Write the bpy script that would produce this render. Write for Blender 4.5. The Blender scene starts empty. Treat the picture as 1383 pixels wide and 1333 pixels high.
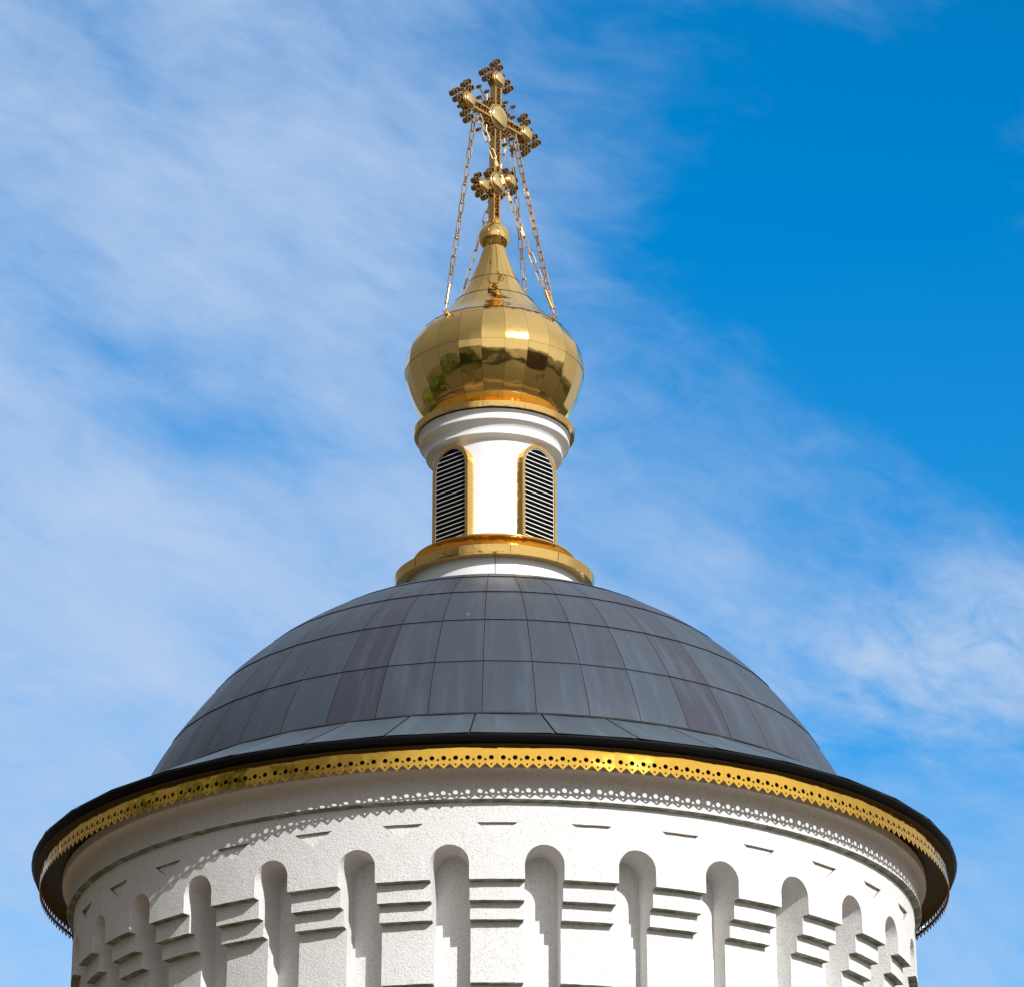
import bpy, math, random
from math import sin, cos, pi, radians, sqrt, atan2, floor
from mathutils import Vector, Matrix, noise
from mathutils.geometry import delaunay_2d_cdt

# ------------------------------------------------------------------ camera, sky, sun, exposure
scene = bpy.context.scene
COL = scene.collection
DIST, PITCH = 36.6115, 0.3957
cd = bpy.data.cameras.new('camera'); cam = bpy.data.objects.new('camera', cd); COL.objects.link(cam)
cd.sensor_fit = 'HORIZONTAL'; cd.sensor_width = 36.0; cd.lens = 4700 / 1383 * 36
cd.shift_x = 24.0 / 1383; cd.clip_start = 0.5; cd.clip_end = 5000
cam.location = (0, -DIST, 0); cam.rotation_euler = (pi / 2 + PITCH, 0, 0)
scene.camera = cam
scene.view_settings.view_transform = 'Standard'; scene.view_settings.look = 'None'
scene.view_settings.gamma = 1.0; scene.view_settings.exposure = -0.12
scene.render.engine = 'CYCLES'
scene.cycles.max_bounces = 8

SUN_EL, SUN_AZ = 30.0, 34.0           # azimuth measured to the right of the camera's back
sd = Vector((sin(radians(SUN_AZ)) * cos(radians(SUN_EL)), -cos(radians(SUN_AZ)) * cos(radians(SUN_EL)), sin(radians(SUN_EL))))
sl = bpy.data.lights.new('sun', 'SUN'); sun = bpy.data.objects.new('sun', sl); COL.objects.link(sun)
sl.energy = 5.0; sl.angle = radians(0.5); sl.color = (1.0, 0.982, 0.955)
sun.rotation_euler = sd.to_track_quat('Z', 'Y').to_euler(); sun.location = (40, -60, 60)

world = bpy.data.worlds.new('World'); scene.world = world; world.use_nodes = True
SKY_STRENGTH = 0.1


class NT:
    """small node-tree helper"""
    def __init__(s, tree): s.t = tree; s.n = tree.nodes; s.l = tree.links
    def add(s, typ, inputs=None, **kw):
        nd = s.n.new(typ)
        for k, v in kw.items(): setattr(nd, k, v)
        for k, v in (inputs or {}).items():
            if isinstance(v, bpy.types.NodeSocket): s.l.new(v, nd.inputs[k])
            else: nd.inputs[k].default_value = v
        return nd
    def math(s, op, a, b=0.0, c=None, clamp=False):
        nd = s.n.new('ShaderNodeMath'); nd.operation = op; nd.use_clamp = clamp
        for i, v in enumerate((a, b, c)):
            if v is None: continue
            if isinstance(v, bpy.types.NodeSocket): s.l.new(v, nd.inputs[i])
            else: nd.inputs[i].default_value = v
        return nd.outputs[0]
    def mixc(s, f, a, b, mode='MIX'):
        nd = s.n.new('ShaderNodeMix'); nd.data_type = 'RGBA'; nd.blend_type = mode
        for k, v in ((0, f), (6, a), (7, b)):
            if isinstance(v, bpy.types.NodeSocket): s.l.new(v, nd.inputs[k])
            else: nd.inputs[k].default_value = v if k == 0 else (tuple(v) + (1,) if len(v) == 3 else v)
        return nd.outputs[2]
    def noise(s, vec, scale, detail=3.0, rough=0.5, dist=0.0):
        return s.add('ShaderNodeTexNoise', {'Vector': vec, 'Scale': scale, 'Detail': detail, 'Roughness': rough, 'Distortion': dist}).outputs['Fac']
    def ramp(s, fac, lo, hi):
        nd = s.n.new('ShaderNodeMapRange'); nd.interpolation_type = 'SMOOTHSTEP'
        s.l.new(fac, nd.inputs[0]); nd.inputs[1].default_value = lo; nd.inputs[2].default_value = hi
        return nd.outputs[0]


def build_sky():
    t = NT(world.node_tree); t.n.clear()
    out = t.add('ShaderNodeOutputWorld'); bg = t.add('ShaderNodeBackground', {'Strength': SKY_STRENGTH})
    sky = t.add('ShaderNodeTexSky', sky_type='NISHITA', sun_disc=False)
    sky.sun_elevation = radians(SUN_EL); sky.sun_rotation = radians(180 - SUN_AZ)
    sky.altitude = 300; sky.air_density = 1.0; sky.dust_density = 0.4; sky.ozone_density = 2.0
    hs = t.add('ShaderNodeHueSaturation', {'Saturation': 1.5, 'Value': 2.0, 'Hue': 0.497, 'Color': sky.outputs[0]})
    tc = t.add('ShaderNodeTexCoord').outputs['Generated']
    xyz = t.add('ShaderNodeSeparateXYZ', {0: tc}); x, y, z = xyz.outputs
    # broad cloud cover: clear pocket of deep air on the right, thin cirrus everywhere else
    def blob(cx, cz, rx, rz):
        a = t.math('DIVIDE', t.math('SUBTRACT', x, cx), rx); b = t.math('DIVIDE', t.math('SUBTRACT', z, cz), rz)
        q = t.math('ADD', t.math('MULTIPLY', a, a), t.math('MULTIPLY', b, b))
        return t.math('POWER', 2.718, t.math('MULTIPLY', q, -1.0))
    def P(px, py): return (px - 667) / 4700.0, 0.511 - py * 0.000194
    warp = t.add('ShaderNodeTexNoise', {'Vector': tc, 'Scale': 9.0, 'Detail': 2.0, 'Roughness': 0.55})
    wv = t.add('ShaderNodeVectorMath', {0: warp.outputs['Color'], 1: (0.5, 0.5, 0.5)}, operation='SUBTRACT').outputs[0]
    wv = t.add('ShaderNodeVectorMath', {0: wv, 'Scale': 0.035}, operation='SCALE').outputs[0]
    wc = t.add('ShaderNodeVectorMath', {0: tc, 1: wv}, operation='ADD').outputs[0]
    xyz2 = t.add('ShaderNodeSeparateXYZ', {0: wc}); x, z = xyz2.outputs[0], xyz2.outputs[2]
    cov = t.math('MULTIPLY_ADD', x, -1.0, 0.60)
    for (px, py, rx, rz, a) in ((1140, 330, 400, 330, -0.9), (1383, 620, 230, 130, -0.45), (880, 40, 300, 130, -0.04), (1020, 660, 260, 130, 0.2), (290, 590, 240, 60, -0.28), (180, 490, 150, 40, -0.2),
                                (20, 300, 170, 90, -0.22), (1150, 1010, 130, 80, -0.4), (1270, 880, 160, 90, 0.28), (60, 800, 300, 200, 0.2), (420, 220, 230, 120, 0.2), (1340, 60, 120, 90, -0.3), (700, 800, 250, 200, 0.12), (640, 640, 160, 90, -0.12), (1330, 1090, 150, 60, -0.15), (700, 20, 200, 60, -0.2), (1050, 30, 350, 80, -0.12), (1300, 300, 120, 160, 0.1)):
        cx, cz = P(px, py)
        cov = t.math('MULTIPLY_ADD', blob(cx, cz, rx / 4700, rz * 0.000194), a, cov)
    # streaks drawn out along a slanting wind direction
    mp = t.add('ShaderNodeMapping', {'Vector': wc, 'Rotation': (0, radians(28), 0), 'Scale': (0.2, 0.2, 0.055)}, vector_type='TEXTURE')
    st = t.noise(mp.outputs[0], 2.0, 4.0, 0.5, 0.0)
    mp2 = t.add('ShaderNodeMapping', {'Vector': wc, 'Rotation': (0, radians(25), 0), 'Scale': (0.07, 0.07, 0.035)}, vector_type='TEXTURE')
    st2 = t.noise(mp2.outputs[0], 4.0, 8.0, 0.62, 0.4)
    big = t.noise(wc, 7.0, 3.0, 0.5)
    amt = t.math('MULTIPLY_ADD', t.math('SUBTRACT', st, 0.5), 0.85, cov)
    cx, cz = P(1270, 900)
    puff = t.math('MULTIPLY_ADD', blob(cx, cz, 230 / 4700, 130 * 0.000194), 1.25, 0.28)
    amt = t.math('MULTIPLY_ADD', t.math('SUBTRACT', st2, 0.5), puff, amt)
    amt = t.math('MULTIPLY_ADD', t.math('SUBTRACT', big, 0.5), 0.45, amt)
    mp3 = t.add('ShaderNodeMapping', {'Vector': wc, 'Rotation': (0, radians(14), 0), 'Scale': (0.035, 0.035, 0.014)}, vector_type='TEXTURE')
    rip = t.noise(mp3.outputs[0], 1.6, 6.0, 0.6, 0.5)
    amt = t.math('MULTIPLY_ADD', t.math('SUBTRACT', rip, 0.5), 0.38, amt)
    fac = t.ramp(amt, -0.08, 1.12)
    col = t.mixc(fac, hs.outputs[0], (4.9, 6.6, 9.3))
    # sky out of view: grey made up to light the gold, dimmer left, glaring sunward
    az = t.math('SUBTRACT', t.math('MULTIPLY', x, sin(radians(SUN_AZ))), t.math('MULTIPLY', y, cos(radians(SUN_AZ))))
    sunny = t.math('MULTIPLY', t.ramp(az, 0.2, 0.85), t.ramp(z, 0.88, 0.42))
    unseen_sky = t.mixc(t.ramp(z, 0.3, 0.85), (3.2, 3.35, 3.6), (5.6, 6.0, 6.6))
    unseen_sky = t.mixc(t.math('MULTIPLY', st, 0.5), unseen_sky, (4.6, 4.7, 4.9))
    unseen_sky = t.mixc(1.0, unseen_sky, t.mixc(t.ramp(x, -0.6, 0.6), (0.5, 0.5, 0.5), (1.5, 1.5, 1.5)), 'MULTIPLY')
    unseen_sky = t.mixc(sunny, unseen_sky, (9.8, 10.1, 10.8))
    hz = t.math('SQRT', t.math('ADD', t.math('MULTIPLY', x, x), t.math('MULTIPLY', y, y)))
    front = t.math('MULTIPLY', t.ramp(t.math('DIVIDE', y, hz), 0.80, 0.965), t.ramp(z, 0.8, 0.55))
    col = t.mixc(front, unseen_sky, col)
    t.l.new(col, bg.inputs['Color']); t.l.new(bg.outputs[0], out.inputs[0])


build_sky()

# ------------------------------------------------------------------ helpers
def hsh(*a):
    return random.Random('|'.join(str(q) for q in a)).random()


class MB:
    """mesh collector: several shapes, one mesh object"""
    def __init__(s): s.v = []; s.f = []; s.m = []; s.s = []; s.nr = {}; s.tone = {}
    def vert(s, p, n=None, tone=None):
        s.v.append(Vector(p)); i = len(s.v) - 1
        if n is not None: s.nr[i] = Vector(n).normalized()
        if tone is not None: s.tone[i] = tone
        return i
    def face(s, idx, mat=0, smooth=False): s.f.append(tuple(idx)); s.m.append(mat); s.s.append(smooth)
    def poly(s, pts, mat=0): s.face([s.vert(p) for p in pts], mat)
    def grid(s, rows, mat=0, smooth=True, closed=False, normals=None, tone=None):
        ids = [[s.vert(p, normals[j][i] if normals else None, tone) for i, p in enumerate(r)] for j, r in enumerate(rows)]
        n = len(ids[0])
        for a, b in zip(ids, ids[1:]):
            for i in range(n if closed else n - 1):
                k = (i + 1) % n
                s.face((a[i], a[k], b[k], b[i]), mat, smooth)
        return ids
    def lathe(s, prof, n=96, mat=0, a0=0.0, smooth=True, M=None):
        """prof: list of smooth polylines [(r,h),..], listed upwards for outward faces"""
        if isinstance(prof[0][0], (int, float)): prof = [prof]
        for pl in prof:
            rows = []
            for r, h in pl:
                row = []
                for i in range(n):
                    a = a0 + 2 * pi * i / n; p = Vector((r * sin(a), -r * cos(a), h))
                    row.append(M @ p if M else p)
                rows.append(row)
            s.grid(rows, mat, smooth, True)
    def box(s, c, sx, sy, sz, mat=0, M=None):
        c = Vector(c); q = []
        for dz in (-1, 1):
            for dx, dy in ((-1, -1), (1, -1), (1, 1), (-1, 1)):
                p = c + Vector((dx * sx / 2, dy * sy / 2, dz * sz / 2)); q.append(s.vert(M @ p if M else p))
        for fc in ((3, 2, 1, 0), (4, 5, 6, 7), (0, 1, 5, 4), (1, 2, 6, 5), (2, 3, 7, 6), (3, 0, 4, 7)):
            s.face([q[i] for i in fc], mat)
    def tube(s, a, b, r, n=10, mat=0, hollow=0.0, r2=None):
        a, b = Vector(a), Vector(b); d = (b - a).normalized()
        u = d.orthogonal().normalized(); w = d.cross(u); r2 = r if r2 is None else r2
        def ring(p, q): return [p + (u * cos(2 * pi * i / n) + w * sin(2 * pi * i / n)) * q for i in range(n)]
        s.grid([ring(a, r), ring(b, r2)], mat, True, True)
        if hollow:
            s.grid([ring(b, r2 * hollow), ring(a, r * hollow)], mat, True, True)
            s.grid([ring(a, r * hollow), ring(a, r)], mat, False, True)
            s.grid([ring(b, r2), ring(b, r2 * hollow)], mat, False, True)
        else:
            s.face([s.vert(p) for p in reversed(ring(a, r))], mat); s.face([s.vert(p) for p in ring(b, r2)], mat)
    def jitter(s, amp=0.003):
        for p in s.v:
            p += noise.noise_vector(p * 9.0) * amp + noise.noise_vector(p * 33.0) * amp * 0.7
    def build(s, name, mats, parent=None):
        me = bpy.data.meshes.new(name); me.from_pydata([tuple(p) for p in s.v], [], s.f)
        for m in (mats if isinstance(mats, (list, tuple)) else [mats]): me.materials.append(m)
        me.polygons.foreach_set('material_index', s.m); me.polygons.foreach_set('use_smooth', s.s)
        if s.tone:
            at = me.attributes.new('tone', 'FLOAT', 'POINT')
            at.data.foreach_set('value', [s.tone.get(i, 0.5) for i in range(len(s.v))])
        me.update()
        if s.nr:
            me.normals_split_custom_set_from_vertices([tuple(s.nr.get(i, (0, 0, 0))) for i in range(len(s.v))])
        o = bpy.data.objects.new(name, me); COL.objects.link(o)
        if parent: o.parent = parent
        return o


def thing(name, label, cat, loc=(0, 0, 0), rz=0.0, group=None):
    o = bpy.data.objects.new(name, None); COL.objects.link(o); o.empty_display_size = 0.3
    o.location = loc; o.rotation_euler = (0, 0, rz); tag(o, label, cat, group); return o


def tag(o, label=None, cat=None, group=None, kind=None):
    for k, v in (('label', label), ('category', cat), ('group', group), ('kind', kind)):
        if v: o[k] = v
    return o


def copy_part(o, parent, rz=None):
    c = o.copy(); COL.objects.link(c); c.parent = parent
    if rz is not None: c.rotation_euler = (0, 0, rz)
    return c


def cyl(r, a, z): return Vector((r * sin(a), -r * cos(a), z))

# ------------------------------------------------------------------ materials
def newmat(name):
    m = bpy.data.materials.new(name); m.use_nodes = True; t = NT(m.node_tree)
    b = t.n['Principled BSDF']; return m, t, b


def bump(t, b, h, strength, dist):
    nd = t.add('ShaderNodeBump', {'Height': h, 'Strength': strength, 'Distance': dist}); t.l.new(nd.outputs[0], b.inputs['Normal'])


def stucco(name, moss=0.0, base=(0.80, 0.795, 0.78)):
    m, t, b = newmat(name); co = t.add('ShaderNodeTexCoord').outputs['Object']
    co = t.add('ShaderNodeNewGeometry').outputs['Position']
    fine = t.noise(co, 95.0, 3.0, 0.6); grain = t.noise(co, 48.0, 4.0, 0.65); big = t.noise(co, 1.3, 4.0, 0.6)
    st = t.add('ShaderNodeMapping', {'Vector': co, 'Scale': (5.0, 5.0, 0.55)}).outputs[0]
    streak = t.ramp(t.noise(st, 1.6, 4.0, 0.6), 0.52, 0.8)
    pits = t.ramp(t.noise(co, 55.0, 2.0, 0.7), 0.52, 0.70)
    c = t.mixc(t.math('MULTIPLY', pits, 0.6), base, (0.42, 0.39, 0.35))
    c = t.mixc(t.math('MULTIPLY', t.ramp(big, 0.4, 0.75), 0.16), c, (0.60, 0.56, 0.50))
    c = t.mixc(t.math('MULTIPLY', streak, 0.22), c, (0.50, 0.46, 0.40))
    if moss:
        mo = t.ramp(t.noise(co, 5.5, 4.0, 0.7), 0.3, 0.62)
        c = t.mixc(t.math('MULTIPLY', mo, moss), c, (0.11, 0.15, 0.085))
    t.l.new(c, b.inputs['Base Color']); b.inputs['Roughness'].default_value = 0.93; b.inputs['Specular IOR Level'].default_value = 0.2
    h = t.math('MULTIPLY_ADD', grain, 0.7, t.math('MULTIPLY', fine, 0.6)); bump(t, b, h, 0.85, 0.014)
    return m


M_STUCCO = stucco('white stucco'); M_MOSS = stucco('mossy stucco edge', 0.85, (0.45, 0.44, 0.39))
M_RECESS = stucco('shade brown stucco', 0.0, (0.42, 0.34, 0.28))  # brown paints the warm shade under the pocket lintels; the wall there is plain stucco


def gold(name, base, rough, wob=0.25, wscale=2.2, wdist=0.06, tone=False, dirt=0.12):
    m, t, b = newmat(name); co = t.add('ShaderNodeNewGeometry').outputs['Position']
    big = t.noise(co, 3.0, 4.0, 0.65)
    c = t.mixc(t.math('MULTIPLY', t.ramp(big, 0.45, 0.8), dirt), base, (base[0] * 0.6, base[1] * 0.5, base[2] * 0.45))
    if tone:
        tn = t.add('ShaderNodeAttribute', attribute_name='tone').outputs['Fac']
        c = t.mixc(t.math('MULTIPLY', tn, 0.3), c, (base[0] * 0.72, base[1] * 0.66, base[2] * 0.55))
    t.l.new(c, b.inputs['Base Color']); b.inputs['Metallic'].default_value = 1.0
    r = t.math('MULTIPLY_ADD', t.noise(co, 14.0, 4.0, 0.7), 0.10, rough - 0.05, clamp=True); t.l.new(r, b.inputs['Roughness'])
    bump(t, b, t.noise(co, wscale, 2.0, 0.5), wob, wdist)
    return m


GOLD = (0.97, 0.645, 0.22)
M_GOLD = gold('polished gold sheet', GOLD, 0.08, 0.5, 3.0, 0.02, tone=True)
M_GOLD_TRIM = gold('gold fringe sheet', (1.0, 0.575, 0.09), 0.10, 0.5, 3.2, 0.03, dirt=0.1)
M_GOLD_RING = gold('gold cornice sheet', (0.92, 0.57, 0.17), 0.13, 0.5, 6.0, 0.02)
M_GOLD_CROSS = gold('gilded cross metal', (0.86, 0.54, 0.19), 0.2, 0.2, 9.0, 0.01)
M_GOLD_TUBE = gold('tarnished gold tube', (0.48, 0.29, 0.11), 0.3, 0.2, 20.0, 0.01)
M_GOLD_PALE = gold('bright gold boss', (0.92, 0.66, 0.27), 0.10, 0.1, 9.0, 0.01)
M_CHAIN = gold('gold chain', (0.80, 0.56, 0.28), 0.28, 0.2, 20.0, 0.005)


def plain(name, base, rough, metal=0.0, var=0.25, scale=8.0, spec=0.5, bmp=0.0):
    m, t, b = newmat(name); co = t.add('ShaderNodeNewGeometry').outputs['Position']
    n = t.noise(co, scale, 4.0, 0.65)
    c = t.mixc(t.math('MULTIPLY', n, var), base, tuple(q * 0.55 for q in base))
    t.l.new(c, b.inputs['Base Color']); b.inputs['Roughness'].default_value = rough; b.inputs['Metallic'].default_value = metal
    b.inputs['Specular IOR Level'].default_value = spec
    if bmp: bump(t, b, n, bmp, 0.02)
    return m


M_WHITE = plain('white painted metal', (0.83, 0.83, 0.82), 0.38, 0, 0.05, 4.0, bmp=0.05)
M_SLAT = plain('white louvre paint', (0.82, 0.82, 0.80), 0.5, 0, 0.1)
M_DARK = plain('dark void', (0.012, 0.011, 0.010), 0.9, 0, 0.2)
M_SEAM = plain('dark seam metal', (0.03, 0.025, 0.022), 0.7, 0.3)
M_GUTTER = plain('black gutter metal', (0.006, 0.0055, 0.006), 0.5, 0.0, 0.4, 3.0, 0.12)
M_SOFFIT = plain('dark soffit metal', (0.03, 0.028, 0.027), 0.5, 0.2, 0.4)


def copper(name, a, bcol, rough):
    m, t, b = newmat(name); co = t.add('ShaderNodeNewGeometry').outputs['Position']
    tn = t.add('ShaderNodeAttribute', attribute_name='tone').outputs['Fac']
    xyz = t.add('ShaderNodeSeparateXYZ', {0: co})
    ang = t.math('ARCTAN2', xyz.outputs[0], xyz.outputs[1])
    sv = t.add('ShaderNodeCombineXYZ', {0: t.math('MULTIPLY', ang, 26.0), 1: t.math('MULTIPLY', xyz.outputs[2], 0.8), 2: tn})
    streak = t.noise(sv.outputs[0], 1.0, 5.0, 0.6); blot = t.noise(co, 2.2, 5.0, 0.65)
    c = t.mixc(tn, a, bcol)
    c = t.mixc(t.math('MULTIPLY', t.ramp(streak, 0.45, 0.78), 0.5), c, (a[0] * 1.7, a[1] * 1.8, a[2] * 1.85))
    c = t.mixc(t.math('MULTIPLY', t.ramp(blot, 0.5, 0.8), 0.4), c, (a[0] * 0.7, a[1] * 0.6, a[2] * 0.6))
    spots = t.ramp(t.noise(co, 9.0, 1.0, 0.4), 0.80, 0.82)
    c = t.mixc(t.math('MULTIPLY', spots, 0.35), c, (0.30, 0.30, 0.29))
    t.l.new(c, b.inputs['Base Color']); b.inputs['Metallic'].default_value = 0.35
    r = t.math('MULTIPLY_ADD', blot, 0.22, rough - 0.11, clamp=True); t.l.new(r, b.inputs['Roughness'])
    bump(t, b, t.noise(co, 3.0, 3.0, 0.55), 0.25, 0.03)
    return m


M_DOME = copper('aged dark copper', (0.060, 0.077, 0.101), (0.048, 0.049, 0.070), 0.42)
M_SKIRT = copper('blue grey copper flashing', (0.085, 0.118, 0.148), (0.072, 0.10, 0.125), 0.42)

# ------------------------------------------------------------------ ground
GZ = -1.6
def ground_mat():
    m, t, b = newmat('pale paving and grass'); co = t.add('ShaderNodeNewGeometry').outputs['Position']
    d = t.add('ShaderNodeVectorMath', {0: co}, operation='LENGTH').outputs['Value']
    n = t.noise(co, 0.05, 5.0, 0.6); patch = t.ramp(t.noise(co, 0.11, 3.0, 0.5), 0.45, 0.6); f = t.ramp(t.math('MULTIPLY_ADD', n, 60.0, d), 58.0, 66.0)
    br = t.add('ShaderNodeTexBrick', {'Vector': co, 'Color1': (0.13, 0.085, 0.045, 1), 'Color2': (0.10, 0.065, 0.038, 1), 'Mortar': (0.05, 0.04, 0.03, 1), 'Scale': 1.5})
    g = t.mixc(t.noise(co, 0.8, 5.0, 0.7), (0.035, 0.035, 0.015), (0.08, 0.06, 0.03))
    pv = t.mixc(patch, br.outputs[0], (0.26, 0.18, 0.105))
    t.l.new(t.mixc(f, pv, g), b.inputs['Base Color']); b.inputs['Roughness'].default_value = 0.9
    return m


mb = MB(); R = 2500
mb.lathe([(0.01, GZ), (60, GZ), (400, GZ), (R, GZ)][::-1], 64)
tag(mb.build('ground', ground_mat()), kind='structure')

# ------------------------------------------------------------------ church drum
church = thing('church_drum', 'round white stucco church tower with arched niches, dark copper dome and pierced gold fringe', 'church', (0, 0, GZ))
def B(mb_, name, mats, parent=church, local=GZ):
    for p in mb_.v: p.z -= local
    return mb_.build(name, mats, parent)

NB = 31; BAY = 2 * pi / NB; PH = radians(0.35)
R0, STEP, RB = 4.525, 0.087, 4.08
RK = [R0 - STEP * k for k in range(5)]
ZK = [None, 9.422, 9.238, 9.072, 8.477]
LS = 0.006                                                    # slope of the corbel undersides
HW = 0.19; ST = BAY * R0 / 2; PE = ST - HW; ZS = 9.768 - HW; ZT = 10.19

def cdt_tris(outline, holes, extra):
    vs, es = [], []
    def loop(pts):
        k = len(vs); vs.extend(Vector(p) for p in pts); n = len(pts)
        es.extend((k + i, k + (i + 1) % n) for i in range(n))
    loop(outline)
    for h in holes: loop(h)
    vs.extend(Vector(p) for p in extra)
    v, e, f, *_ = delaunay_2d_cdt(vs, es, [], 0, 1e-6)
    def inside(p, poly):
        c = False; n = len(poly)
        for i in range(n):
            (x1, y1), (x2, y2) = poly[i], poly[i - 1]
            if (y1 > p[1]) != (y2 > p[1]) and p[0] < (x2 - x1) * (p[1] - y1) / (y2 - y1) + x1: c = not c
        return c
    ff = []
    for t3 in f:
        c = sum((v[i] for i in t3), Vector((0, 0))) / 3
        if inside(c, outline) and not any(inside(c, h) for h in holes):
            a, b_, c_ = (v[i] for i in t3)
            ff.append(tuple(t3) if (b_ - a).cross(c_ - a) > 0 else tuple(reversed(t3)))
    return v, ff


def seg(a, b, step):
    n = max(1, int(math.hypot(b[0] - a[0], b[1] - a[1]) / step + 0.5))
    return [(a[0] + (b[0] - a[0]) * i / n, a[1] + (b[1] - a[1]) * i / n) for i in range(n)]


def inpoly(p, poly):
    c = False
    for i in range(len(poly)):
        (x1, y1), (x2, y2) = poly[i], poly[i - 1]
        if (y1 > p[1]) != (y2 > p[1]) and p[0] < (x2 - x1) * (p[1] - y1) / (y2 - y1) + x1: c = not c
    return c


def arcade():
    G = 0.045; NA = 10
    rightarc = [(ST - HW * cos(i / NA * pi / 2), ZS + HW * sin(i / NA * pi / 2)) for i in range(NA + 1)]
    out = seg((-PE, ZK[1]), (PE, ZK[1]), G) + seg((PE, ZK[1]), (PE, ZS), G) + rightarc[:-1] + seg((ST, ZS + HW), (ST, ZT), G)
    out += seg((ST, ZT), (-ST, ZT), G) + seg((-ST, ZT), (-ST, ZS + HW), G) + [(-x, z) for x, z in reversed(rightarc)][:-1] + seg((-PE, ZS), (-PE, ZK[1]), G)
    TT, TA, TW, TD = 9.985, 9.845, 0.2, 0.036
    tri = seg((-TW, TT), (0, TA), G) + seg((0, TA), (TW, TT), G) + seg((TW, TT), (-TW, TT), G)
    extra = []
    for i in range(60):
        for j in range(40):
            p = (-ST + i * G + (j % 2) * G / 2, ZK[1] + j * G * 0.87)
            if inpoly(p, out) and not inpoly(p, tri):
                if min(math.hypot(p[0] - q[0], p[1] - q[1]) for q in out + tri) > G * 0.5: extra.append(p)
    v, ff = cdt_tris(out, [tri], extra)
    mb = MB()
    for k in range(NB):
        a0 = PH + k * BAY
        ids = [mb.vert(cyl(R0, a0 + p.x / R0, p.y)) for p in v]
        for t3 in ff: mb.face([ids[i] for i in t3], 0, True)
        # arch soffit and upper jambs, R0 back to RB
        for sgn in (-1, 1):
            edge = [(PE, ZK[1]), (PE, (ZK[1] + ZS) / 2)] + rightarc
            rows = [[cyl(R0 + (RB - R0) * q / 8, a0 + sgn * x / R0, z) for q in range(9)] for x, z in edge]
            if sgn > 0: rows = rows[::-1]
            mb.grid(rows, 0, True)
        # wedge shaped pocket
        n = 10
        top = [cyl(R0, a0 + x / R0, TT) for x in [(-TW + 2 * TW * i / n) for i in range(n + 1)]]
        deep = [cyl(R0 - TD, a0 + x / R0, TT) for x in [(-TW + 2 * TW * i / n) for i in range(n + 1)]]
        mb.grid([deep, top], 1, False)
        ap = cyl(R0 - 0.008, a0, TA); ap0 = cyl(R0, a0, TA)
        mb.poly([deep[-1], deep[0], ap], 1) if False else None
        d = [mb.vert(p) for p in deep]; a_ = mb.vert(ap)
        for i in range(n): mb.face((d[i + 1], d[i], a_), 0, True)
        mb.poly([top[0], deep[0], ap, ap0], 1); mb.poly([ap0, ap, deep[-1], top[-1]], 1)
    mb.jitter(0.0026)
    return B(mb, 'arcade_wall', [M_STUCCO, M_RECESS])


arcade()

def pier_mesh():
    mb = MB(); half = PE / R0; na = 12
    A = [-half + 2 * half * i / na for i in range(na + 1)]
    zb = GZ
    tops = [ZK[1], ZK[2], ZK[3], ZK[4], zb]
    for k in range(1, 5):
        rk, ro = RK[k], RK[k - 1]
        mb.grid([[cyl(rk, a, ZK[k] - LS) for a in A], [cyl((rk + ro) / 2, a, ZK[k] - LS / 2) for a in A], [cyl(ro, a, ZK[k]) for a in A]], 1, False)
        zt, ze = ZK[k] - LS, tops[k]
        lo = max(ze, 7.6); nz = max(2, int((zt - lo) / 0.045)); zs = [lo + (zt - lo) * i / nz for i in range(nz + 1)]
        if ze < lo: zs = [ze] + zs
        mb.grid([[cyl(rk, a, z) for a in A] for z in zs], 0, True)
    prof = []
    for k in range(1, 5): prof += [(ZK[k], RK[k - 1]), (ZK[k] - LS, RK[k])]
    prof = prof + [(7.6, RK[4]), (zb, RK[4])]
    zz = []
    for (z0, r0), (z1, r1) in zip(prof, prof[1:]):
        n = max(1, int(min(z0 - z1, 2) / 0.06))
        for i in range(n): zz.append((z0 + (z1 - z0) * i / n, r0 + (r1 - r0) * i / n))
    zz.append(prof[-1])
    for sgn in (-1, 1):
        rows = [[cyl(r + (RB - r) * q / 6, sgn * half, z) for q in range(7)] for z, r in zz]
        if sgn < 0: rows = rows[::-1]
        mb.grid(rows, 0, True)
    mb.jitter(0.0026)
    return mb


p0 = B(pier_mesh(), 'pier', [M_STUCCO, M_MOSS]); p0.rotation_euler = (0, 0, PH)
for k in range(1, NB): copy_part(p0, church, PH + k * BAY)

mb = MB(); zs = [GZ, 3, 6, 7.5] + [7.5 + 0.08 * i for i in range(1, 30)]
mb.lathe([(RB, z) for z in zs], 384); mb.jitter(0.003)
B(mb, 'niche_back_wall', M_STUCCO)

mb = MB()
def smooth_poly(pts, n):
    out = []
    for i in range(len(pts) - 1):
        p0_, p1, p2, p3 = (Vector(pts[max(0, min(len(pts) - 1, i + q))]) for q in (-1, 0, 1, 2))
        for j in range(n):
            t = j / n
            out.append(tuple(0.5 * ((2 * p1) + (p2 - p0_) * t + (2 * p0_ - 5 * p1 + 4 * p2 - p3) * t * t + (3 * p1 - p0_ - 3 * p2 + p3) * t ** 3)))
    return out + [tuple(pts[-1])]
under = [(4.52, 10.182), (4.56, 10.188), (4.597, 10.198)]
cav = smooth_poly([(4.596, 10.212), (4.586, 10.235), (4.576, 10.28), (4.574, 10.34), (4.582, 10.41), (4.604, 10.465), (4.64, 10.487)], 4)
mb.lathe([under], 720, 1); mb.lathe([[(4.597, 10.198), (4.601, 10.205), (4.596, 10.212)], cav, [(4.64, 10.487), (4.664, 10.489)], [(4.664, 10.489), (4.667, 10.53), (4.664, 10.58)], [(4.664, 10.58), (4.55, 10.60)]], 720, 0)
mb.jitter(0.0022)
B(mb, 'cornice', [M_STUCCO, M_MOSS])

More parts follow.
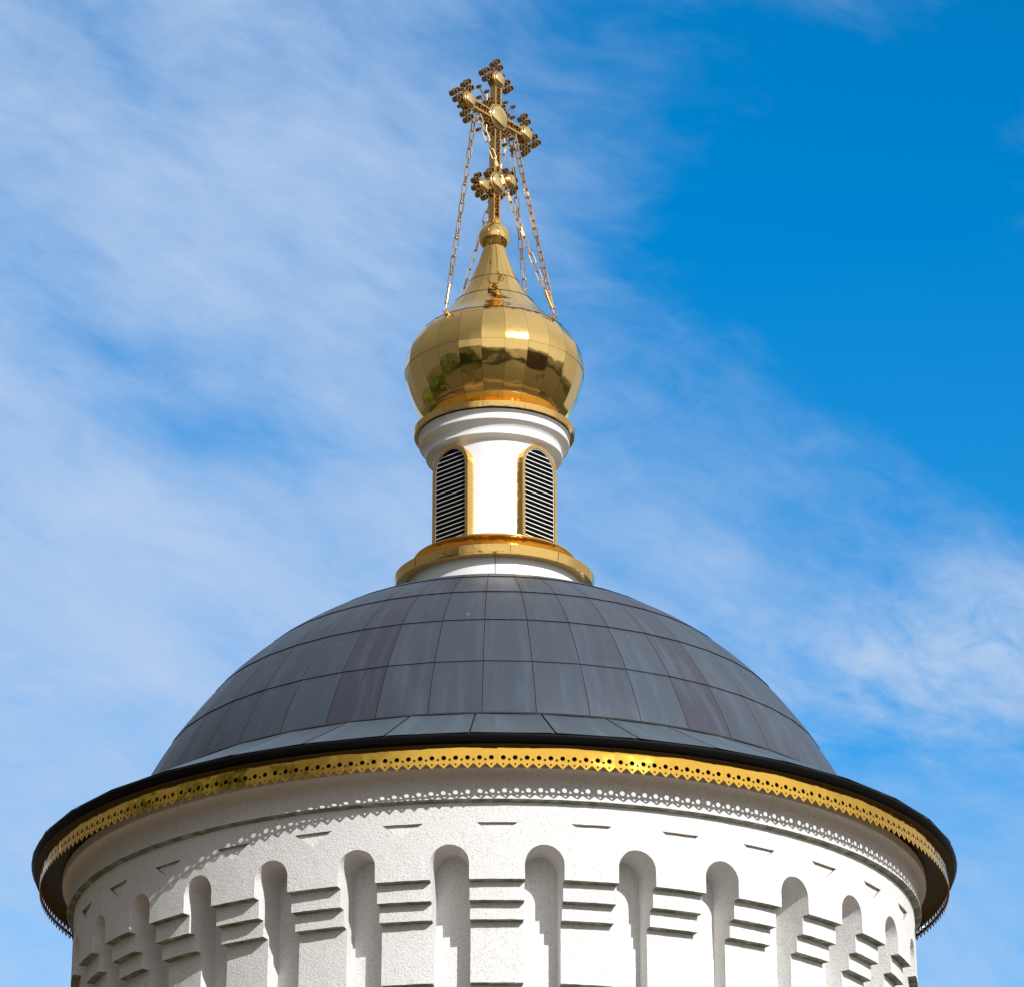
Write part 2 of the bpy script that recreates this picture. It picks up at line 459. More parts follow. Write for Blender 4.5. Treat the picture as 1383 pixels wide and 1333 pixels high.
# eaves: soffit, gutter, gold fringe
mb = MB(); mb.lathe([(4.97, 10.63), (4.5, 10.60)], 180); B(mb, 'soffit', M_SOFFIT)
mb = MB()
mb.lathe([[(4.914, 10.68), (4.915, 10.640), (4.921, 10.630), (4.935, 10.632), (4.962, 10.648), (4.99, 10.674), (5.003, 10.70)], [(5.003, 10.70), (5.006, 10.71)], [(5.006, 10.71), (5.003, 10.722), (4.995, 10.727)], [(4.995, 10.727), (4.93, 10.745)]], 114)
B(mb, 'gutter', M_GUTTER)

FR, NP, NTH = 4.908, 27, 10
PT = 2 * pi * FR / (NP * NTH); FH = 0.27; ZTIP = 10.405
def fringe_mesh():
    L = PT * NTH; g = 0.0006; val = 0.052
    out = [(g, FH)][0:0]
    bottom = [(g, val)]
    for i in range(NTH):
        bottom += [((i + 0.5) * PT, 0.0)]
        if i < NTH - 1: bottom += [((i + 1) * PT, val)]
    bottom += [(L - g, val)]
    top = [(L - g - (L - 2 * g) * i / 40, FH) for i in range(41)]
    out = bottom + top
    def circ(cx, cy, r, n): return [(cx + r * cos(2 * pi * i / n), cy + r * sin(2 * pi * i / n)) for i in range(n)]
    holes = []
    for i in range(NTH):
        holes.append(circ((i + 0.5) * PT, 0.107, 0.0238, 18)); holes.append(circ((i + 0.5) * PT, 0.041, 0.0112, 10))
        if i: holes.append(circ(i * PT, 0.088, 0.0135, 10))
    for i in (1, 5, 8): holes.append(circ((i + 0.1) * PT, 0.21, 0.0055, 6))
    extra = [(L * (i + 0.5) / 30, z) for i in range(30) for z in (0.15, 0.18)]
    v, ff = cdt_tris(out, holes, extra)
    mb = MB()
    for r, flip in ((FR, False), (FR - 0.003, True)):
        ids = []
        for p in v:
            a = (p.x - L / 2) / FR
            nrm = Vector((sin(a), -cos(a), 0.03 * sin(p.x * 7))) * (-1 if flip else 1)
            ids.append(mb.vert(cyl(r, a, ZTIP + p.y), nrm))
        for t3 in ff: mb.face([ids[i] for i in (reversed(t3) if flip else t3)], 0, True)
    for lp, hole in [(out, False)] + [(h, True) for h in holes]:
        n = len(lp)
        for i in range(n):
            a, b = lp[i], lp[(i + 1) % n]
            q = [cyl(FR, (a[0] - L / 2) / FR, ZTIP + a[1]), cyl(FR - 0.003, (a[0] - L / 2) / FR, ZTIP + a[1]), cyl(FR - 0.003, (b[0] - L / 2) / FR, ZTIP + b[1]), cyl(FR, (b[0] - L / 2) / FR, ZTIP + b[1])]
            mb.poly(q)
    return mb


fp = B(fringe_mesh(), 'fringe_panel', M_GOLD_TRIM)
F0 = radians(0.35)
rng = random.Random(5)
for k in range(NP):
    o = fp if k == 0 else copy_part(fp, church)
    # each sheet hangs a hair out of true
    tilt = Matrix.Rotation(rng.uniform(-0.012, 0.012), 4, 'X')
    ctr = Matrix.Translation((0, -FR, 10.66 - GZ))
    o.matrix_local = Matrix.Rotation(F0 + (k + 0.5) * 2 * pi / NP, 4, 'Z') @ ctr @ tilt @ ctr.inverted()

# roof skirt and dome
def panels(mb, prof, n, ph, lap=0.012, gap=0.004, cols=3, sub=1, bulge=0.0, wob=0.0, tilt=0.0, tonef=None, seed=0):
    """sheet rows: prof is a list of row polylines (bottom to top); each panel is its own island"""
    rr = random.Random(seed)
    for ri, row in enumerate(prof):
        m = len(row)
        for k in range(n):
            a0 = ph + k * 2 * pi / n; a1 = a0 + 2 * pi / n
            t0 = rr.uniform(-tilt, tilt); t1 = rr.uniform(-tilt, tilt) ; ww = rr.uniform(0.3, 1.0) * wob
            tone = tonef(ri, k, rr) if tonef else rr.random()
            rows = []; nor = []
            for j, (r, h) in enumerate(row):
                # profile normal
                (ra, ha), (rb, hb) = row[max(0, j - 1)], row[min(m - 1, j + 1)]
                tx, tz = rb - ra, hb - ha; ln = math.hypot(tx, tz); nx, nz = tz / ln, -tx / ln
                off = lap * (1 - j / (m - 1))
                rj, hj = r + nx * off, h + nz * off
                ga = gap / max(rj, 0.05); b0, b1 = a0 + ga, a1 - ga
                p0_, p1 = cyl(rj, b0, hj), cyl(rj, b1, hj); mid = (a0 + a1) / 2
                pr, nn = [], []
                for c in range(cols):
                    s_ = c / (cols - 1); u = 2 * s_ - 1
                    p = p0_.lerp(p1, s_); q = Vector((sin(mid), -cos(mid), 0))
                    bl = bulge * (1 - u * u) * 4 * (j / (m - 1)) * (1 - j / (m - 1))
                    p = p + q * bl
                    ta = t0 + ww * u * 0.5 + (bulge * 8 * u)
                    tb = t1
                    nvec = Vector((sin(mid + ta) * nx, -cos(mid + ta) * nx, nz + tb))
                    pr.append(p); nn.append(nvec)
                rows.append(pr); nor.append(nn)
            mb.grid(rows, 0, True, False, nor, tone)


mb = MB(); mb2 = MB()
SK = [[(5.0, 10.727), (4.7, 10.885), (4.3, 11.10), (3.935, 11.30)]]
def skirt_tone(ri, k, rr): return rr.random()
panels(mb, SK, 38, radians(-2.7), 0.012, 0.009, 3, tilt=0.012, tonef=skirt_tone, seed=3)
mb2.lathe([(4.985, 10.72), (3.92, 11.292)], 114)
mb2.lathe([(3.985, 11.278), (3.971, 11.298), (3.948, 11.306)], 138)
sk = B(mb, 'roof_skirt', M_SKIRT); B(mb2, 'seam_backing', M_SEAM, sk)

def ell(q): return ((4.05 + 0.09 * max(0.0, (33 - q) / 16)) * cos(radians(q)), 10.2 + 3.8 * sin(radians(q)) - 0.026 * max(0.0, (33 - q) / 16))
QR = [17.0, 27.8, 38.7, 49.4, 60.0, 70.5, 80.0]
rows = []
for q0, q1 in zip(QR, QR[1:]): rows.append([ell(q0 + (q1 - q0) * i / 6) for i in range(7)])
def dome_tone(ri, k, rr):
    base = hsh('dome', k) ** 3 * 0.35
    if k in (4, 43): base = 0.78 - 0.08 * ri
    return max(0, min(1, base + rr.uniform(-0.08, 0.22)))
mb = MB(); panels(mb, rows, 46, radians(-1.75), 0.009, 0.003, 4, bulge=0.003, tilt=0.010, tonef=dome_tone, seed=8)
dm = B(mb, 'dome', M_DOME)
mb2 = MB(); mb2.lathe([(r - 0.010, h - 0.006) for r, h in [ell(15 + i * 2.0) for i in range(34)]], 138)
B(mb2, 'seam_backing', M_SEAM, dm)

# ------------------------------------------------------------------ lantern
lan_z = 13.6
lantern = thing('lantern_turret', 'slender white turret with gold framed louvred openings standing on the dark dome', 'turret', (0, 0, lan_z))
def LB(m_, name, mats, parent=lantern): return B(m_, name, mats, parent, lan_z)
mb = MB(); mb.lathe([(1.0, 13.6), (1.0, 13.9), (1.0, 14.13)], 128)
a = radians(0.6); mb.grid([[cyl(1.0015, a - 0.0035, 13.7), cyl(1.0015, a + 0.0035, 13.7)], [cyl(1.0015, a - 0.0035, 14.12), cyl(1.0015, a + 0.0035, 14.12)]], 1, False)
LB(mb, 'base', [M_WHITE, M_SEAM])
mb = MB()
ledge = [[(1.0, 14.125), (1.118, 14.12)], [(1.118, 14.12), (1.126, 14.17), (1.133, 14.228)], [(1.133, 14.228), (1.105, 14.238)], [(1.105, 14.238), (0.80, 14.285)],
         smooth_poly([(0.80, 14.285), (0.812, 14.325), (0.84, 14.365), (0.88, 14.395), (0.918, 14.412)], 4), [(0.918, 14.412), (0.926, 14.422), (0.922, 14.438)], [(0.922, 14.438), (0.69, 14.455)]]
mb.lathe(ledge, 96)
for k in range(12):
    a = radians(9 + 30 * k); mb.grid([[cyl(r + 0.002, a - 0.002, h), cyl(r + 0.002, a + 0.002, h)] for r, h in ((1.118, 14.12), (1.126, 14.17), (1.133, 14.228))], 1, False)
LB(mb, 'gold_ledge', [M_GOLD_RING, M_SEAM])

# shaft with four openings cut by the window boxes standing proud of it
RS = 0.69
WO, WI, DN, WZB, WZT = 0.280, 0.238, 0.715, 14.45, 15.665
WZS = WZT - WO
def woutline(w):
    na = 14
    return [(-w, WZB)] + [(-w, WZB + (WZS - WZB) * i / 6) for i in range(1, 6)] + [(-w * cos(pi * i / na), WZS + w * sin(pi * i / na)) for i in range(na + 1)] + [(w, WZS - (WZS - WZB) * i / 6) for i in range(1, 6)] + [(w, WZB)]
mb = MB(); q = RS * pi / 4; zt = 15.655
out = seg((-q, 14.42), (q, 14.42), 0.03) + seg((q, 14.42), (q, zt), 0.03) + seg((q, zt), (-q, zt), 0.03) + seg((-q, zt), (-q, 14.42), 0.03)
hole = [(RS * math.asin(x / RS), z) for x, z in woutline(WI + 0.02)]
extra = [(-q + 0.03 * i + 0.015 * (j % 2), 14.45 + 0.03 * j) for i in range(1, 36) for j in range(40)]
extra = [p for p in extra if inpoly(p, out) and not inpoly(p, hole) and min(math.hypot(p[0] - w[0], p[1] - w[1]) for w in out + hole) > 0.014]
v, ff = cdt_tris(out, [hole], extra)
for k in range(4):
    ids = [mb.vert(cyl(RS, pi / 4 + radians(0.8) + k * pi / 2 + p.x / RS, p.y), cyl(1, pi / 4 + radians(0.8) + k * pi / 2 + p.x / RS, 0)) for p in v]
    for t3 in ff: mb.face([ids[i] for i in t3], 0, True)
mb.lathe([smooth_poly([(RS, 15.655), (0.70, 15.672), (0.725, 15.69), (0.762, 15.705)], 4)], 128)
LB(mb, 'shaft', M_WHITE)
mb = MB()
mb.lathe([[(0.762, 15.705), (0.782, 15.708)], [(0.782, 15.708), (0.785, 15.728), (0.772, 15.738)], smooth_poly([(0.768, 15.738), (0.772, 15.775), (0.79, 15.81), (0.842, 15.852)], 4),
          [(0.842, 15.852), (0.86, 15.855)], [(0.86, 15.855), (0.864, 15.877), (0.852, 15.888)], smooth_poly([(0.848, 15.888), (0.849, 15.92), (0.856, 15.948), (0.872, 15.968)], 4)], 128)
LB(mb, 'moulding', M_WHITE)
mb = MB()
mb.lathe([[(0.86, 15.98), (0.918, 15.973)], [(0.918, 15.973), (0.924, 16.0), (0.927, 16.042)], [(0.927, 16.042), (0.90, 16.045)], [(0.90, 16.045), (0.55, 16.052)]], 96)
for k in range(12):
    a = radians(22 + 30 * k); mb.grid([[cyl(r + 0.002, a - 0.002, h), cyl(r + 0.002, a + 0.002, h)] for r, h in ((0.915, 15.968), (0.922, 16.0), (0.925, 16.042))], 1, False)
LB(mb, 'gold_rim', [M_GOLD_RING, M_SEAM])

def window():
    """faces -Y before it is turned about the turret's axis"""
    O, I = woutline(WO), woutline(WI); fl = DN
    mb = MB()
    front_o = [Vector((x, -fl, z)) for x, z in O]; front_i = [Vector((x, -fl, z)) for x, z in I]
    back_o = [Vector((x * 1.04, -0.58, z)) for x, z in O]; rec_i = [Vector((x, -0.63, z)) for x, z in I]
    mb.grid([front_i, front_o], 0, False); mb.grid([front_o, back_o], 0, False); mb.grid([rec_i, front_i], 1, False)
    for x, z in [(-0.257, 14.6 + 0.22 * i) for i in range(4)] + [(0.257, 14.6 + 0.22 * i) for i in range(4)]:
        mb.tube((x, -fl + 0.002, z), (x, -fl - 0.006, z), 0.007, 8)
    fr = LB(mb, 'louvred_window', [M_GOLD_RING, M_DARK])
    mb = MB(); w2 = WI - 0.002
    mb.grid([[Vector((x, -fl + 0.008, z)) for x, z in woutline(w2 - 0.007)], [Vector((x, -fl + 0.008, z)) for x, z in woutline(w2)]], 0, False)
    for i in range(24):
        z = WZB + 0.03 + i * 0.0535
        if z > WZS + w2 - 0.03: break
        w = w2 - 0.004 if z < WZS else sqrt(max(1e-4, (w2 - 0.004) ** 2 - (z - WZS) ** 2))
        yo, yi = -fl + 0.012, -fl + 0.062; zi_ = z + 0.022; th = 0.009
        q = [(-w, yo, z), (w, yo, z), (w, yi, zi_), (-w, yi, zi_)]
        top = [Vector((x, y, z_ + th)) for x, y, z_ in q]; bot = [Vector(p) for p in q]
        mb.poly(top, 0); mb.poly(bot[::-1], 1); mb.poly([bot[0], bot[1], top[1], top[0]], 0)  # white slats; their shaded undersides are painted dark
    LB(mb, 'slats', [M_SLAT, M_SOFFIT], fr)
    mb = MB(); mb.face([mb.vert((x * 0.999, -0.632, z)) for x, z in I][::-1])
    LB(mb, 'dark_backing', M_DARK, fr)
    return fr


w0 = window(); w0.rotation_euler = (0, 0, -pi / 4 + radians(0.8))
for k in range(1, 4):
    c = copy_part(w0, lantern, -pi / 4 + radians(0.8) + k * pi / 2)
    for ch in w0.children: copy_part(ch, c)

# ------------------------------------------------------------------ onion dome
on_z = 16.04
onion = thing('onion_dome', 'small polished gold onion dome with a ball on its tip above the white turret', 'dome', (0, 0, on_z))
OH = [16.04, 16.2, 16.4, 16.6, 16.77, 16.95, 17.1, 17.25, 17.4, 17.6, 17.8, 18.0, 18.2, 18.42]
OR = [0.60, 0.815, 0.93, 1.0, 1.037, 1.02, 0.96, 0.848, 0.682, 0.515, 0.375, 0.27, 0.19, 0.125]
def onion_r(h):
    i = max(0, min(len(OH) - 2, next((k for k in range(len(OH) - 1) if h <= OH[k + 1]), len(OH) - 2)))
    def d(k):
        k0, k1 = max(0, k - 1), min(len(OH) - 1, k + 1); return (OR[k1] - OR[k0]) / (OH[k1] - OH[k0])
    hh = OH[i + 1] - OH[i]; t = (h - OH[i]) / hh
    return (2*t**3-3*t**2+1)*OR[i] + (t**3-2*t**2+t)*hh*d(i) + (-2*t**3+3*t**2)*OR[i+1] + (t**3-t**2)*hh*d(i+1)
seams = [16.05, 16.768, 17.251, 17.639, 17.925, 18.40]
rows = [[(onion_r(a + (b - a) * i / 12), a + (b - a) * i / 12) for i in range(13)] for a, b in zip(seams, seams[1:])]
mb = MB(); panels(mb, rows, 24, radians(-8.1), 0.004, 0.0012, 5, tilt=0.05, wob=0.10, seed=21)
sh = B(mb, 'gold_shell', M_GOLD, onion, on_z)
mb = MB(); mb.lathe([(onion_r(16.05 + 0.05 * i) * 0.985 - 0.006, 16.05 + 0.05 * i) for i in range(47)], 24, a0=radians(-8.1)); B(mb, 'seam_backing', M_SEAM, sh, on_z)
BALL_H, BALL_R = 18.545, 0.187
mb = MB(); n = 24
mb.lathe([(max(0.001, BALL_R * cos(radians(-90 + 180 * i / n))), BALL_H + BALL_R * sin(radians(-90 + 180 * i / n))) for i in range(n + 1)], 48)
B(mb, 'ball_finial', M_GOLD, onion, on_z)
ANCH = [radians(-38.7 + 90 * k) for k in range(4)]             # chain rings: near left, near right, far right, far left
AR, AH = onion_r(17.235), 17.235
anchors = []
for k, a in enumerate(ANCH):
    AH = 17.235 if k < 2 else 17.44; AR = onion_r(AH)
    mb = MB(); c = cyl(AR + 0.03, a, AH + 0.03); anchors.append(c)
    mb.tube(cyl(AR - 0.05, a, AH - 0.04), cyl(AR + 0.02, a, AH + 0.02), 0.014, 8)
    tdir = cyl(1, a, 0); up = Vector((0, 0, 1))
    ring = [c + (tdir * cos(2 * pi * i / 12) + up * sin(2 * pi * i / 12)) * 0.03 for i in range(13)]
    for p, q in zip(ring, ring[1:]): mb.tube(p, q, 0.009, 6)
    mb.tube(cyl(AR - 0.02, a, AH - 0.012), cyl(AR + 0.008, a, AH + 0.012), 0.035, 10)
    B(mb, 'chain_eyelet', M_CHAIN, onion, on_z)

# ------------------------------------------------------------------ cross
CR_Z = 18.70; CR_ROT = atan2(0.772, 0.635)
cross = thing('ornate_cross', 'tall gilded openwork cross with round bosses and tube clusters on top of the gold ball', 'cross', (0, 0, CR_Z), CR_ROT)
# leans very slightly to the right as seen in the photograph
cross.rotation_euler = (Matrix.Rotation(radians(0.7), 3, 'Y') @ Matrix.Rotation(CR_ROT, 3, 'Z')).to_euler()
ZM, ZTOP, ZL = 20.144 - CR_Z, 20.655 - CR_Z, 19.258 - CR_Z
AL, FL_ = 0.535, 0.28
DEP = 0.078
def bar(mb, c, d, length, w, dep, rail=0.024):
    """box bar with two raised rails and an open channel; d is its long direction in the XZ plane"""
    d = Vector(d).normalized(); nrm = Vector((0, -1, 0)); s = d.cross(nrm)
    M = Matrix((( d.x, s.x, -nrm.x, c[0]), (d.y, s.y, -nrm.y, c[1]), (d.z, s.z, -nrm.z, c[2]), (0, 0, 0, 1)))
    for sg in (-1, 1): mb.box((0, sg * (w / 2 - rail / 2), 0), length, rail, dep, 0, M)
    mb.box((0, 0, dep * 0.22), length * 0.998, w - 2 * rail + 0.002, dep * 0.5, 1, M)
def tubes_along(mb, c, d, t0, t1, pitch, r):
    d = Vector(d).normalized(); n = max(1, int((t1 - t0) / pitch)); 
    for i in range(n + 1):
        p = Vector(c) + d * (t0 + (t1 - t0) * i / n); mb.tube(p + Vector((0, -0.005, 0)), p + Vector((0, -DEP * 0.53, 0)), r, 10, 0, 0.72)
def boss(r, h, c, name='boss'):
    mb = MB(); M = Matrix.Translation(c) @ Matrix.Rotation(pi / 2, 4, 'X')
    y0 = DEP / 2
    mb.lathe([[(r, -0.05), (r, y0 + 0.004)], [(r, y0 + 0.004), (r * 0.995, y0 + 0.012), (r * 0.9, y0 + 0.016)]], 32, 0, M=M)
    mb.lathe([[(max(0.0005, r * 0.88 * cos(radians(q * 9))), y0 + 0.012 + h * sin(radians(q * 9))) for q in range(11)]], 32, 0, M=M)
    return mb.build(name, M_GOLD_PALE, cross)
def barrel(mb, r, c, d0=-0.5, d1=0.46):
    M = Matrix.Translation(c) @ Matrix.Rotation(pi / 2, 4, 'X')
    mb.lathe([[(0.001, -0.045), (r, -0.045)], [(r, -0.045), (r, 0.036)], [(r, 0.036), (0.001, 0.036)]], 28, 0, M=M)
up, right = Vector((0, 0, 1)), Vector((1, 0, 0))
mb = MB(); bar(mb, (0, 0, (ZTOP - 0.02) / 2), up, ZTOP + 0.02, 0.122, DEP); upright = B(mb, 'upright', [M_GOLD_CROSS, M_GOLD_TUBE], cross, 0)
mb = MB(); bar(mb, (0, -0.002, ZM), right, 2 * AL, 0.118, DEP); crossbar = B(mb, 'crossbar', [M_GOLD_CROSS, M_GOLD_TUBE], cross, 0)
fd = Vector((cos(radians(29)), 0, sin(radians(29))))
fd = Vector((1, 0, 0.53)).normalized()
mb = MB(); bar(mb, (0, -0.002, ZL), fd, 2 * FL_, 0.10, DEP); footrest = B(mb, 'footrest', [M_GOLD_CROSS, M_GOLD_TUBE], cross, 0)
def channel(parent, *runs):
    for r in runs:
        mb = MB(); tubes_along(mb, *r); mb.build('channel_tubes', M_GOLD_TUBE, parent)
channel(upright, ((0, 0, 0), up, 0.2, ZL - 0.18, 0.078, 0.036), ((0, 0, 0), up, ZL + 0.18, ZM - 0.2, 0.078, 0.036), ((0, 0, 0), up, ZM + 0.2, ZTOP - 0.14, 0.078, 0.036))
channel(crossbar, *[((0, 0, ZM), right * sg, 0.2, AL - 0.13, 0.078, 0.034) for sg in (-1, 1)])
channel(footrest, *[((0, 0, ZL), fd * sg, 0.165, FL_ - 0.1, 0.06, 0.026) for sg in (-1, 1)])
ends = [(Vector((0, 0, ZTOP)), up), (Vector((-AL, 0, ZM)), -right), (Vector((AL, 0, ZM)), right)]
def cluster(c, d):
    """trefoil of short open tubes on a wire stalk"""
    mb = MB(); s = Vector((0, 1, 0)).cross(d); r = 0.036
    for a, b, q in ((0.138, 0, 0.9), (0.195, 0.056, 1), (0.195, -0.056, 1), (0.255, 0, 1)):
        p = c + d * a + s * b; mb.tube(p + Vector((0, 0.038, 0)), p + Vector((0, -0.038, 0)), r * q, 12, 0, 0.74)
    for b in (-0.062, 0.062): mb.tube(c + d * 0.085 + s * b * 0.3, c + d * 0.15 + s * b, 0.007, 6)
    return mb.build('tube_cluster', M_GOLD_TUBE, cross)
for c, d in ends:
    s = Vector((0, 1, 0)).cross(d)
    for e in (d, s, -s): cluster(c, e)
    mb = MB(); barrel(mb, 0.118, c)
    for q in (1, -1):
        for w in (d, ):
            p = c + (d * 0.72 + s * q * 0.72) * 0.15; mb.tube(p + Vector((0, 0.045, 0)), p + Vector((0, -0.03, 0)), 0.024, 10, 0, 0.7)
    mb.build('arm_end_drum', M_GOLD_TUBE, cross)
    boss(0.102, 0.038, c)
mb = MB(); barrel(mb, 0.165, Vector((0, 0, ZM)))
for sx in (-1, 1):
    for sz in (-1, 1):
        for a, b in ((0.155, 0.12), (0.12, 0.155), (0.115, 0.2), (0.2, 0.115)):
            p = Vector((sx * a, 0, ZM + sz * b)); mb.tube(p + Vector((0, 0.036, 0)), p + Vector((0, -0.036, 0)), 0.032, 10, 0, 0.74)
mb.build('centre_drum', M_GOLD_TUBE, cross); boss(0.168, 0.052, Vector((0, 0, ZM)))
for sx in (-1, 1):
    for sz in (-1, 1):
        mb = MB(); root = Vector((sx * 0.165, 0, ZM + sz * 0.15))
        for a, b in ((0.175, 0.285), (0.32, 0.29), (0.315, 0.145)):
            t_ = Vector((sx * a, 0, ZM + sz * b)); mb.tube(root, t_, 0.0085, 6)
            mb.tube(t_ + Vector((0, 0.03, 0)), t_ + Vector((0, -0.03, 0)), 0.022, 10, 0, 0.7)
        mb.build('ray_fan', M_GOLD_TUBE, cross)
mb = MB(); c = Vector((0, 0, ZL)); barrel(mb, 0.14, c)
for sx in (-1, 1):
    for sz in (-1, 1):
        for a, b in ((0.135, 0.085), (0.085, 0.145)):
            p = c + Vector((sx * a, 0, sz * b)); mb.tube(p + Vector((0, 0.04, 0)), p + Vector((0, -0.036, 0)), 0.036, 10, 0, 0.74)
mb.build('footrest_drum', M_GOLD_TUBE, cross); boss(0.14, 0.05, c)
fs = Vector((0, 1, 0)).cross(fd)
for sg in (-1, 1):
    c = Vector((0, 0, ZL)) + fd * sg * FL_; mb = MB(); barrel(mb, 0.085, c)
    for e in (fd * sg, fs, -fs, (fd * sg + fs).normalized(), (fd * sg - fs).normalized()):
        p = c + e * (0.135 if e in (fs, -fs) else 0.125); mb.tube(p + Vector((0, 0.04, 0)), p + Vector((0, -0.036, 0)), 0.036, 10, 0, 0.74)
    mb.build('footrest_end', M_GOLD_TUBE, cross); boss(0.09, 0.035, c)
mb = MB(); mb.lathe([[(0.11, -0.02), (0.10, 0.03), (0.085, 0.06)], [(0.085, 0.06), (0.001, 0.065)]], 28); mb.build('collar', M_GOLD_CROSS, cross)

# ------------------------------------------------------------------ guy chains
bpy.context.view_layer.update()
def cw(x, y, z): return cross.matrix_basis @ Vector((x, y, z))
LA = [cw(-AL * 0.72, 0.0, ZM - 0.09), cw(-AL * 0.60, 0.0, ZM - 0.09)]
RA = [cw(AL * 0.60, -0.02, ZM - 0.09), cw(AL * 0.60, 0.03, ZM - 0.09), cw(AL * 0.58, 0.04, ZM - 0.09)]
def link_mesh():
    mb = MB(); L, W, n = 0.074, 0.026, 6; pts = []
    for i in range(n + 1): pts.append((W * cos(pi * i / n), 0, L - W * 0.7 + W * 0.7 * sin(pi * i / n)))
    for i in range(n + 1): pts.append((-W * cos(pi * i / n), 0, -L + W * 0.7 - W * 0.7 * sin(pi * i / n)))
    N = len(pts); rows = []; cx = Vector((0, 0, 0)); tw, tn = 0.0052, 0.0082
    for p in pts:
        p = Vector(p); nr = Vector((p.x / W, 0, max(-1, min(1, p.z / L)) ** 3)).normalized(); y = Vector((0, 1, 0))
        rows.append([p + nr * tw + y * tn, p + nr * tw - y * tn, p - nr * tw - y * tn, p - nr * tw + y * tn])
    rows.append(rows[0]); mb.grid(rows, 0, False, True)
    return mb
LINK = None
def chain(a, b, label, sag=0.03):
    global LINK
    a, b = Vector(a), Vector(b)
    root = thing('guy_chain', label, 'chain', b, 0, 'gold chains staying the cross')
    d = a - b; L = d.length
    def pt(t): return d * t + Vector((0, 0, -1)) * sag * 4 * t * (1 - t)
    t0 = 0.40 / L
    mb = MB(); mb.tube(pt(0.12 / L), pt(0.34 / L), 0.0185, 10); mb.tube(pt(0.03 / L), pt(0.40 / L), 0.009, 8)
    mb.tube(pt(0.105 / L), pt(0.125 / L), 0.024, 8); mb.tube(pt(0.335 / L), pt(0.355 / L), 0.024, 8)
    mb.build('turnbuckle', M_CHAIN, root)
    n = int((L - 0.42) / 0.124)
    for i in range(n):
        t = t0 + (1 - t0) * (i + 0.5) / n; p = pt(t); dr = (pt(t + 0.01) - pt(t - 0.01)).normalized()
        if LINK is None: o = LINK = link_mesh().build('link', M_CHAIN, root)
        else: o = copy_part(LINK, root)
        k = (L / n) and 1.0
        rot = dr.to_track_quat('Z', 'Y').to_matrix().to_4x4() @ Matrix.Rotation(pi / 2 * (i % 2) + 0.35 + rng.uniform(-0.25, 0.25), 4, 'Z')
        o.matrix_local = Matrix.Translation(p) @ rot
chain(LA[0], anchors[0], 'outermost gold chain on the left, from the upper arm to the dome')
chain(LA[1], anchors[1], 'gold chain slanting across the front of the cross to the right side of the dome')
chain(RA[0], anchors[1], 'outermost gold chain on the right, from the lower arm to the dome')
chain(RA[1], anchors[2], 'steep gold chain on the right that ends behind the gold dome')
chain(RA[2], anchors[3], 'gold chain passing behind the upright and behind the left of the dome tip')

# ------------------------------------------------------------------ surroundings behind the viewer (seen mirrored in the gold)
def leafmat(name, c):
    m, t, b = newmat(name); co = t.add('ShaderNodeNewGeometry').outputs['Position']
    t.l.new(t.mixc(t.noise(co, 1.2, 3.0, 0.6), tuple(q * 0.6 for q in c), tuple(q * 1.4 for q in c)), b.inputs['Base Color']); b.inputs['Roughness'].default_value = 0.7
    return m
M_LEAF = leafmat('green leaves', (0.07, 0.12, 0.02)); M_BARK = plain('bark', (0.10, 0.075, 0.05), 0.9)
def leaf(mb, p, sz, rr):
    u = Vector((rr.gauss(0, 1), rr.gauss(0, 1), rr.gauss(0, 1))).normalized(); w = u.orthogonal().normalized()
    mb.poly([p - u * sz, p + w * sz * 0.6, p + u * sz, p - w * sz * 0.6])
def tree(x, y, h, rad, label, seed):
    rr = random.Random(seed); root = thing('broadleaf_tree', label, 'tree', (x, y, GZ), 0, 'trees on the square')
    mb = MB(); mb.tube((0, 0, 0), (0.1, 0, h * 0.45), 0.28, 10, r2=0.17)
    for q in range(7):
        a = q * 0.9; mb.tube((0.08, 0, h * (0.3 + 0.02 * q)), (cos(a) * rad * 0.6, sin(a) * rad * 0.6, h * (0.5 + 0.05 * q)), 0.09, 7, r2=0.03)
    mb.build('trunk', M_BARK, root)
    mb = MB(); cl = [(Vector((rr.uniform(-1, 1), rr.uniform(-1, 1), rr.uniform(-0.9, 1))) * rad * 0.75, rad * rr.uniform(0.28, 0.5)) for _ in range(16)]
    for _ in range(3500):
        c, r = rr.choice(cl); d = Vector((rr.gauss(0, 1), rr.gauss(0, 1), rr.gauss(0, 1))).normalized()
        leaf(mb, Vector((0, 0, h * 0.66)) + c + d * r * rr.uniform(0.6, 1.05), rr.uniform(0.15, 0.3), rr)
    mb.build('crown', M_LEAF, root)
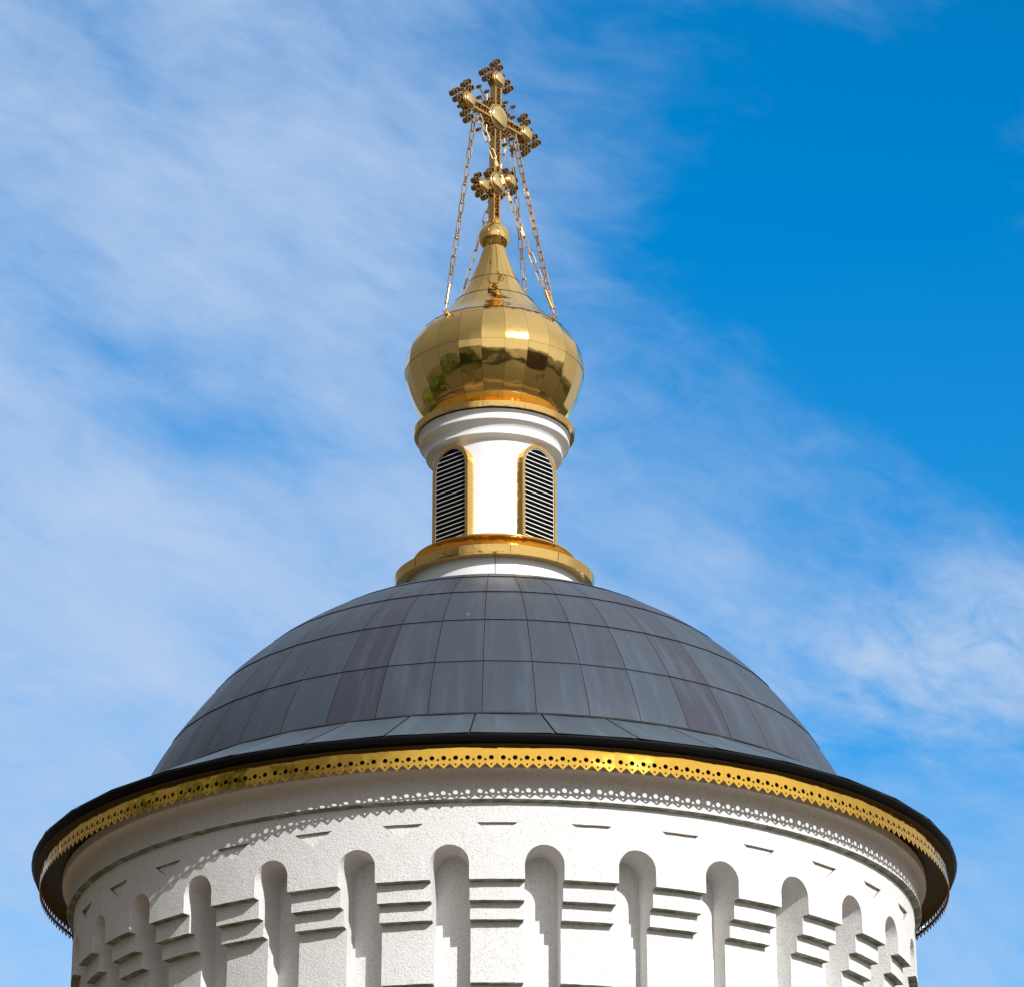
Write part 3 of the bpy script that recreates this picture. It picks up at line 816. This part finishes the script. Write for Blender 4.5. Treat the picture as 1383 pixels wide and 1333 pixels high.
tree(-16, -16, 21, 4.4, 'tall green broadleaf tree mirrored in the left of the gold dome', 1)
tree(-19, -4, 20, 4.6, 'broad green tree close to the left side of the church tower', 2)
tree(-15, -27, 18, 4.0, 'green broadleaf tree left of the viewer on the paved square', 3)
tree(-29, -14, 23, 5.0, 'tallest green broadleaf tree, farther left on the paved square', 5)
tree(-22, 8, 18, 4.6, 'green broadleaf tree to the left of the church tower and a little behind', 6)
tree(34, -14, 11, 4.0, 'green broadleaf tree to the right of the church tower', 4)

def block(x, y, rz, w, d, h, col, label):
    root = thing('apartment_block', label, 'building', (x, y, GZ), rz)
    mb = MB(); mb.box((0, 0, h / 2), w, d, h); mb.build('wall', plain('render ' + label[:5], col, 0.9, 0, 0.3, 0.5), root)
    mb = MB(); mb.box((0, 0, h + 0.15), w + 0.8, d + 0.8, 0.3); mb.build('roof', M_SOFFIT, root)
    wm = plain('window glass', (0.03, 0.035, 0.045), 0.15); first = None
    for fl in range(int((h - 1.5) / 3)):
        for i in range(int(w / 4)):
            p = (-w / 2 + 2 + i * 4, d / 2 + 0.02, 1.9 + fl * 3)
            if first is None:
                m_ = MB(); m_.box((0, 0, 0), 1.6, 0.12, 1.5); first = o = m_.build('window', wm, root)
            else: o = copy_part(first, root)
            o.location = p
block(18, -105, radians(-6), 48, 12, 13, (0.36, 0.27, 0.19), 'long tan apartment block across the square')
block(-52, -88, radians(22), 36, 12, 16, (0.42, 0.36, 0.28), 'beige apartment block with six rows of windows')
block(85, -50, radians(60), 30, 12, 12, (0.30, 0.18, 0.13), 'brick red apartment block at the right of the square')
mb = MB(); rr = random.Random(77)
for i in range(15000):
    a = rr.uniform(-pi, pi); r = rr.uniform(150, 175); hmax = 8 + 6 * noise.noise(Vector((a * 9, 0, 0))) + 3 * noise.noise(Vector((a * 40, 3, 0)))
    leaf(mb, Vector((r * sin(a), -r * cos(a), GZ + rr.uniform(0, hmax))), rr.uniform(0.8, 1.7), rr)
tag(mb.build('tree_belt', M_LEAF), 'far belt of trees around the edge of the square', 'trees', kind='stuff')
